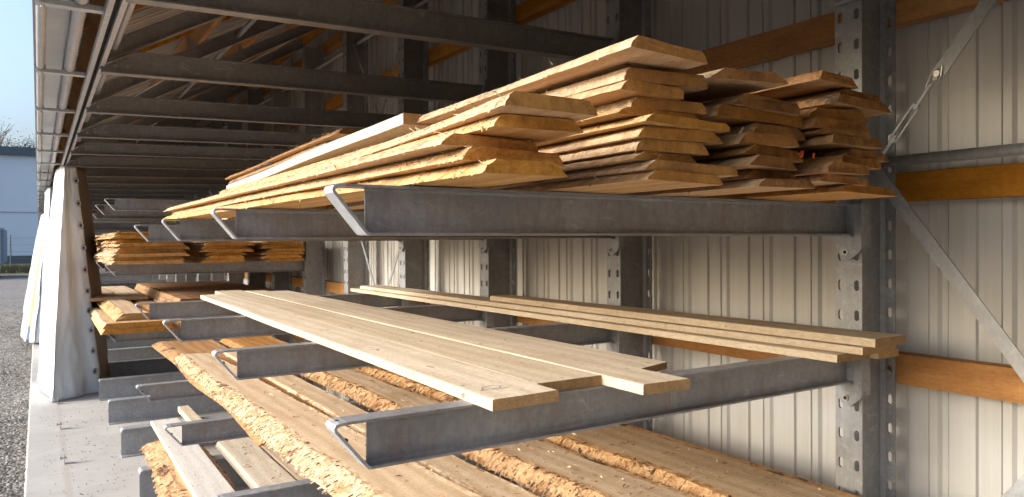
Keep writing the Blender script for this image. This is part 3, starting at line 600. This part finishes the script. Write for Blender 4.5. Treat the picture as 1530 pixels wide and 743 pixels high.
# -- bay beyond the fifth upright
YN=7.18
def fstack(x0,x1,zb,ns,nm,wl,mats=GOLD):
    z=zb
    for i in range(ns):
        th=random.uniform(.026,.033); a=x0+random.uniform(0,.08)*wl; b=x1-random.uniform(0,.09)*wl; Y=YN+random.uniform(-.06,.04)
        pos='bottom' if i==0 else ('topmost' if i==ns-1 else ORD[i]+' from the bottom')
        o=board('live_edge_board','%s board of %s'%(pos,nm),'board','live-edge boards in the far bay',(a,b,Y,z),(a+random.uniform(-.03,.03),b+random.uniform(-.03,.03),10.9+random.uniform(-.2,.2),z),th,mats,(random.uniform(.02,.06),random.uniform(.02,.05)),.005,.05,(random.uniform(-.03,.03),0),90 if x0<.6 else 6,4,.012,roll=random.uniform(-.008,.008),flakes=200 if x0<.6 else 20)
        z+=th+.0015
        if 'left far stack' in nm and i==2: mark(o,[(.28,-.002,.006),(.285,-.002,.022)],RED,w=.014); mark(o,[(.40,-.002,.006),(.405,-.002,.022)],RED,w=.012)
        if 'left far stack' in nm and i==3: mark(o,[(.30,-.02,.014),(.39,-.02,.016)],RED,w=.02)
    return z
fstack(.50,1.16,1.427,9,'the left far stack, rough sunlit edges',1)
fstack(1.22,1.72,1.427,8,'the middle far stack with orange ends',1,GOLD)
fstack(1.76,2.23,1.427,8,'the right far stack against the sunlit column',1,GOLD)
zz=.832
for i,(a,b,y) in enumerate(((.44,1.02,7.14),(.45,1.0,7.16))):
    board('live_edge_board','%s orange-ended board of the low far pile beside the curtain'%('lower','upper')[i],'board','boards in the low far pile',(a,b,y,zz),(a+.02,b,10.8,zz),.045,[G_FACE,G_END,G_BARK],(.03,.02),.004,.04,(.02,0),20); zz+=.047
board('waney_slab','rough waney slab resting on top of the low far pile','slab','boards in the low far pile',(.56,.86,7.35,zz),(.48,.74,10.5,zz+.07),.06,[O_FACE,P_END,O_BARK2],(.08,.04),.008,.03,(.02,0),60,5)
board('waney_slab','second rough slab with dark bark behind the first on the low far pile','slab','boards in the low far pile',(.86,1.12,7.9,zz),(.80,1.0,10.6,zz+.03),.05,[O_FACE,P_END,D_BARK],(.06,.04),.008,.03,(.02,0),60,5)
board('planed_board','wide pale board lying flat on the low far pile','board','boards in the low far pile',(.45,1.0,8.9,zz+.075),(.45,1.0,11.4,zz+.075),.03,PM,(0,0),0,.2)
for i in range(6):
    a=1.03+.02*(i%3); b=(1.80 if i<3 else 1.72)
    z=.832+.043*i
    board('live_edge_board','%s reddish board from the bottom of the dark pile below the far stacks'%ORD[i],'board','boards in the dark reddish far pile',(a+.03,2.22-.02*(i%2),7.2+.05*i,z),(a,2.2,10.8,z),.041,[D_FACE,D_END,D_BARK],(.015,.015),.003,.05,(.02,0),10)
# ------------------------------------------------------------------ wood chips scattered on the slabs
mb=MB()
def chip(x,y,z,l,w,a,m):
    ca,sa=math.cos(a),math.sin(a); h=random.uniform(.0008,.003)
    P=[(-l/2,-w/2,0),(l/2,-w/3,h*2),(l/2.2,w/2,h*2),(-l/2,w/3,0),(0,0,h*3)]
    vs=[(x+p[0]*ca-p[1]*sa,y+p[0]*sa+p[1]*ca,z+.0012+p[2]) for p in P]
    mb.add(vs,[(0,1,4),(1,2,4),(2,3,4),(3,0,4)],m)
for i in range(520):
    lay=random.choice([(.95,1.16,Z3+.0718,1.6,5.5),(1.23,1.35,Z3+.0468,1.6,5.5),(1.53,1.7,Z3+.0498,1.5,5.5),(1.9,2.15,Z3+.0498,1.4,4.5),(1.9,2.15,Z3+.0498,1.4,3),(1.53,1.72,Z3+.0498,1.5,3),(1.03,1.2,hb+.0368,3.5,5.2),(1.26,1.5,hb+.031,3.5,5.2),(.9,1.5,hb+.031,3.5,5.2)][:8])
    chip(random.uniform(lay[0],lay[1]),random.uniform(lay[3],lay[4]),lay[2],random.choice([.008,.012,.02,.035]),random.uniform(.0015,.004),random.uniform(0,6.28),random.choice([0,1,1,2]))
for i in range(420):
    chip(random.uniform(.0,.9),random.uniform(4.5,8.6),.0,random.choice([.008,.015]),.003,random.uniform(0,6),2)
o=mb.build('wood_chips',[plain('chip_pale',(.72,.55,.33),.8),plain('chip_brown',(.35,.18,.08),.8),plain('chip_dark',(.14,.08,.045),.8)])
tag(o,'loose wood chips and splinters scattered over the slabs and floor','wood chips'); o['kind']='stuff'
# ------------------------------------------------------------------ curtains
def curtmat(name,c):
    m,nt,b=newmat(name); n=noi(nt,coords(nt,(1,1,.5)),3.5,6,.6); f=noi(nt,coords(nt,(1,1,1)),9,5,.7)
    cc=ramp(nt,n,[(.3,tuple(x*.9 for x in c)),(.7,c)]); cc=mix(nt,ramp(nt,f,[(.62,(0,0,0)),(.8,(.15,)*3)]),cc,(.55,.54,.52))
    L(nt,cc,b.inputs['Base Color']); b.inputs['Roughness'].default_value=.38; bump(nt,b,n,.5,.03); return m
TW=curtmat('curtain_pvc_white',(.72,.77,.80)); TB=plain('curtain_inner_shade_brown',(.24,.19,.15),.7); TG=curtmat('curtain_pvc_grey',(.42,.45,.46)); TW3=curtmat('curtain_pvc_weathered',(.52,.55,.57))  # TB: shade on the curtain's inner strip, put into a dark brown colour
def curtain(name,label,top,bot,z0,z1,mats,matf,amp=.02,nf=5,foldw=1.6,nu=60,nv=50,seed=0,stripe=None):
    """top/bot: plan polylines with the same number of points"""
    org=Vector((bot[0][0],bot[0][1],z0)); vs=[];fs=[];ms=[]
    def at(pl,u):
        t=u*(len(pl)-1); i=min(len(pl)-2,int(t)); s=t-i; return Vector(pl[i]).lerp(Vector(pl[i+1]),s)
    for j in range(nv+1):
        v=j/nv
        for i in range(nu+1):
            u=i/nu; a=at(top,u); b=at(bot,u); p=a.lerp(b,v**.88)
            q=at(bot,min(1,u+.02))-at(bot,max(0,u-.02)); nn=Vector((q.y,-q.x)).normalized()
            d=amp*(v**.6)*math.sin(u*nf*6.283+foldw*math.sin(v*2.1+seed))*(.6+.4*noise.noise((u*4,v*3,seed)))+.022*v*noise.noise((u*5,v*5,seed+3))+.008*noise.noise((u*16,v*14,seed+5))
            p=p+nn*d; zz=z1+(z0-z1)*v
            if j==nv: zz+=.012*noise.noise((u*9,seed,1))
            vs.append((p.x-org.x,p.y-org.y,zz-org.z))
    for j in range(nv):
        for i in range(nu): fs.append((j*(nu+1)+i,j*(nu+1)+i+1,(j+1)*(nu+1)+i+1,(j+1)*(nu+1)+i)); ms.append(matf(i/nu,j/nv))
    mb=MB(); mb.add(vs,fs,ms); o=mb.build(name,mats,None,org,True); md=o.modifiers.new('thickness','SOLIDIFY'); md.thickness=.003; md.offset=0
    tag(o,label,'curtain','drawn curtains along the open side'); return o,vs,org,nu
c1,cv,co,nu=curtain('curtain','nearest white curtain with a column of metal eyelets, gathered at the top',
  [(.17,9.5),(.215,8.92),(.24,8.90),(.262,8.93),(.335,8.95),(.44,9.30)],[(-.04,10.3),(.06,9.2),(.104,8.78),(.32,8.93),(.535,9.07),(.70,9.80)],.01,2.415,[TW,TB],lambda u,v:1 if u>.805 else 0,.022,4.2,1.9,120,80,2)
for zt_ in (2.265,2.03,1.80,1.565,1.335,1.11,.90,.69,.47,.25):
    v=(2.415-zt_)/2.405; a=Vector((.335,8.95)); b=Vector((.535,9.07)); p=a.lerp(b,v**.88); t0=Vector((.262,8.93)).lerp(Vector((.32,8.93)),v**.88)
    dr=(p-t0).normalized(); p=p-dr*(.022+.016*v)
    nn=Vector((dr.y,-dr.x)); j=round(v*60)
    # take the surface point nearest in plan
    row=[Vector(x)+co for x in cv[j*(nu+1):(j+1)*(nu+1)]]
    q=min(row,key=lambda w:(w.x-p.x)**2+(w.y-p.y)**2); P=Vector((q.x,q.y,zt_))+Vector((nn.x,nn.y,0))*.010
    n3=Vector((nn.x,nn.y,0)); ax=Vector((dr.x,dr.y,0))
    mb=MB(); R1,R2,sg=.028,.007,18; vs=[];fs=[]
    for i in range(sg):
        t=2*math.pi*i/sg; c=ax*math.cos(t)*.82+Vector((0,0,1))*math.sin(t)
        for k in range(6):
            s=2*math.pi*k/6; vs.append(c*(R1+R2*math.cos(s))+n3*(R2*math.sin(s)+.004))
    for i in range(sg):
        for k in range(6): fs.append((i*6+k,((i+1)%sg)*6+k,((i+1)%sg)*6+(k+1)%6,i*6+(k+1)%6))
    mb.add(vs,fs,0); m0=len(mb.v); mb.add([ (ax*math.cos(2*math.pi*i/sg)*.82+Vector((0,0,1))*math.sin(2*math.pi*i/sg))*.026+n3*.0045 for i in range(sg)],[tuple(range(sg))],0); mb.add([ (ax*math.cos(2*math.pi*i/sg)*.82+Vector((0,0,1))*math.sin(2*math.pi*i/sg))*.0135+n3*.0065 for i in range(sg)],[tuple(range(sg))],1)
    e=mb.build('eyelet',[STL,HOLE],c1,P-co,True)
curtain('curtain','second curtain, greyer, hanging straight behind the nearest one',[(.09,13.4),(.12,12.4),(.15,12.2),(.18,12.2),(.21,12.4),(.24,12.8)],[(.02,13.6),(.03,12.2),(.07,12.0),(.15,12.0),(.25,12.2),(.3,12.8)],.01,2.4,[TG],lambda u,v:0,.02,4,1.2,60,40,5)
TO=plain('orange_strap',(.75,.36,.08),.6); NB=plain('navy_patch',(.04,.06,.14),.6)
curtain('curtain','third curtain, white with an orange strap, bulging out over the gravel',[(.05,15.6),(.08,14.6),(.12,14.4),(.15,14.4),(.18,14.6),(.2,15)],[(-.26,16.2),(-.24,14.9),(-.20,14.4),(-.08,14.0),(.10,14.0),(.25,14.6)],.03,2.12,[TW3,TO,NB],lambda u,v:(2 if v>.86 else 1) if .44<u<.50 and v>.12 else 0,.03,3.3,1.2,75,40,9)
curtain('curtain','long unseen curtain added behind the camera to block light from the open side',[(.21,-13.9),(.23,-10),(.22,-7),(.24,-4),(.22,-2),(.23,-.6)],[(.19,-13.9),(.25,-10),(.18,-7),(.25,-4),(.2,-2),(.2,-.6)],.01,2.4,[TW],lambda u,v:0,.03,30,1.2,300,20,12)  # unseen curtain, added to cut the light coming from behind the camera
curtain('curtain','farthest curtain, a white bundle at the far end of the shelter',[(.02,20.6),(.03,19.6),(.05,19.4),(.08,19.4),(.12,19.6),(.15,20)],[(-.30,20.9),(-.27,19.7),(-.22,19.2),(-.1,19.0),(.05,19.0),(.2,19.6)],.03,2.05,[TW3],lambda u,v:0,.03,3.3,1.2,50,30,12)
# floor brackets for the curtain hooks
for i,n in enumerate((2,3,4,5,6,7)):
    g=empty('floor_bracket',(.150,Y0+S*n+.02,0)); tag(g,'small steel floor bracket on the concrete, %s in its row from the front'%ORD[i],'bracket','small steel brackets along the slab')
    mb=MB(); mb.box(.0,.055,-.018,.018,0,.005); mb.box(-.005,.0,-.018,.018,0,.075); mb.build('angle_plate',STL,g)
    mb=MB(); mb.tube((-.028,0,.045),(.012,0,.045),.006,8); mb.tube((-.030,0,.045),(-.021,0,.045),.012,6); mb.build('bolt',BOLT,g)
# ------------------------------------------------------------------ background at left
fm=plain('far_hall_blue',(.50,.55,.61),.5,0,.05,.2)
g=empty('far_hall',(-13,62,-.05)); tag(g,'pale blue-grey industrial hall beyond the gravel yard at left','building')
mb=MB(); mb.box(-25,19,0,18,0,7.9)
o=mb.build('wall',fm,g)
mb=MB()
for i in range(9): mb.box(-25+i*5.0,-24.975+i*5.0,-.01,0,0,7.9)
mb.box(-25,19,-.04,-.031,3.9,3.96); mb.build('panel_joint',plain('far_hall_joint',(.26,.31,.37),.6),g)
mb=MB(); mb.box(-25.3,19.3,-.3,18.3,7.903,8.45); mb.build('parapet',plain('far_hall_parapet',(.06,.08,.10),.6),g)
mb=MB(); mb.box(-25,19,-.05,-.031,0.02,.9); mb.build('plinth',plain('far_hall_plinth',(.08,.09,.10),.7),g)
m,nt,b=newmat('grass_bank'); n=noi(nt,coords(nt,rand=False),3,6,.7); L(nt,ramp(nt,n,[(.3,(.07,.075,.03)),(.7,(.17,.15,.07))]),b.inputs['Base Color']); b.inputs['Roughness'].default_value=.9
mb=MB(); mb.add([(-60,50,-.055),(3,50,-.055),(3,53,.25),(-60,53,.25),(3,61.9,.3),(-60,61.9,.3)],[(0,1,2,3),(3,2,4,5)]); setting(mb.build('grass_bank',m))
mb=MB()
for i in range(2600):
    x=random.uniform(-8,1); y=random.uniform(50.2,54); h=random.uniform(.1,.35); mb.add([(x,y,.0),(x+.06,y,.0),(x+random.uniform(-.1,.15),y,h+.15)],[(0,1,2)])
o=mb.build('grass_tufts',m); tag(o,'rough grass along the edge of the yard','grass'); o['kind']='stuff'
# mesh fence
for i,x in enumerate((-3.9,-1.36,1.2)):
    mb=MB(); mb.tube((0,0,0),(0,0,2.1),.035,8); o=mb.build('fence_post',plain('post_green_grey%d'%i,(.12,.14,.14),.6),None,(x,52,.1)); tag(o,['thin fence post hidden left behind the lorry box','thin dark fence post standing before the blue-grey hall','thin fence post at the hall corner hidden by the shelter'][i],'post','fence posts by the far hall')
mb=MB()
for k in range(5): mb.tube((-3.9,52.04,.4+.4*k),(1.2,52.04,.4+.4*k),.006,5)
for k in range(52): mb.tube((-3.9+k*.1,52.05,.2),(-3.9+k*.1,52.05,2.1),.0025,4)
o=mb.build('wire_fence',plain('wire_grey',(.16,.18,.18),.6)); tag(o,'thin wire mesh fence in front of the far hall','fence')
# lorry box at far left
g=empty('tipper_trailer',(-4.15,44,-.06)); tag(g,'grey ribbed tipper trailer at the left picture edge','trailer')
tm=plain('trailer_grey',(.16,.19,.22),.5,.2)
mb=MB(); mb.box(-1.2,2.72,0,5,.75,2.45); mb.build('body',tm,g)
mb=MB()
for i in range(9): mb.box(-1.2+i*.47,-1.14+i*.47,-.06,0,.75,2.40)
mb.box(-1.2,2.75,-.08,0,2.40,2.5); mb.build('rib',plain('trailer_rib',(.22,.25,.28),.5,.2),g)
for x in (-.9,2.2):
    mb=MB(); mb.tube((x,.6,.5),(x+.32,.6,.5),.5,24); w=mb.build('wheel',plain('tyre%d'%int(x*10+20),(.02,.02,.02),.8),g); MB().tube((x+.32,.6,.5),(x+.34,.6,.5),.25,16).build('rim',BOLT,w)
# trees behind the hall
def tree(loc,h,seed,label,leafy,cr):
    rnd=random.Random(seed); g=empty('bare_tree' if not leafy else 'conifer_tree',loc); tag(g,label,'tree')
    mb=MB(); tips=[]
    def br(p,d,l,r,lv):
        q=p+d*l; mb.tube(p,q,r,5,0,r*.65)
        if lv==0: tips.append(q); return
        for i in range(rnd.choice((2,3,3))):
            e=(d+Vector((rnd.uniform(-1,1),rnd.uniform(-1,1),rnd.uniform(-.15,.6)))*.75).normalized(); br(q,e,l*rnd.uniform(.6,.85),r*.6,lv-1)
        if lv>2: br(q,(d+Vector((rnd.uniform(-.2,.2),rnd.uniform(-.2,.2),.3))).normalized(),l*.8,r*.65,lv-1)
    br(Vector((0,0,0)),Vector((0,0,1)),h*.28,h*.02,5 if not leafy else 4)
    mb.build('trunk',plain('bark_%d'%seed,(.13,.105,.09),.9),g)
    if leafy or cr:
        lb=MB()
        for t in tips:
            for i in range(26 if leafy else 3):
                p=t+Vector((rnd.gauss(0,1),rnd.gauss(0,1),rnd.gauss(0,.8)))*(h*.045); a=Vector((rnd.gauss(0,1),rnd.gauss(0,1),rnd.gauss(0,1))).normalized()*(.11 if leafy else .07); c=a.orthogonal().normalized()*a.length
                lb.add([p-a,p+c,p+a],[(0,1,2)])
        lb.build('crown',plain('leaf_%d'%seed,(.035,.05,.03) if leafy else (.16,.12,.09),.8,0,.3),g)
tree((-3.0,98,0),15.0,3,'bare tree with fine twigs rising behind the far hall',False,True)
tree((-6.2,100,0),12.8,5,'bare tree at the far left behind the hall roof',False,True)
tree((-.9,94,0),13.6,8,'dark green tree top peeking over the hall beside the shelter',True,True)
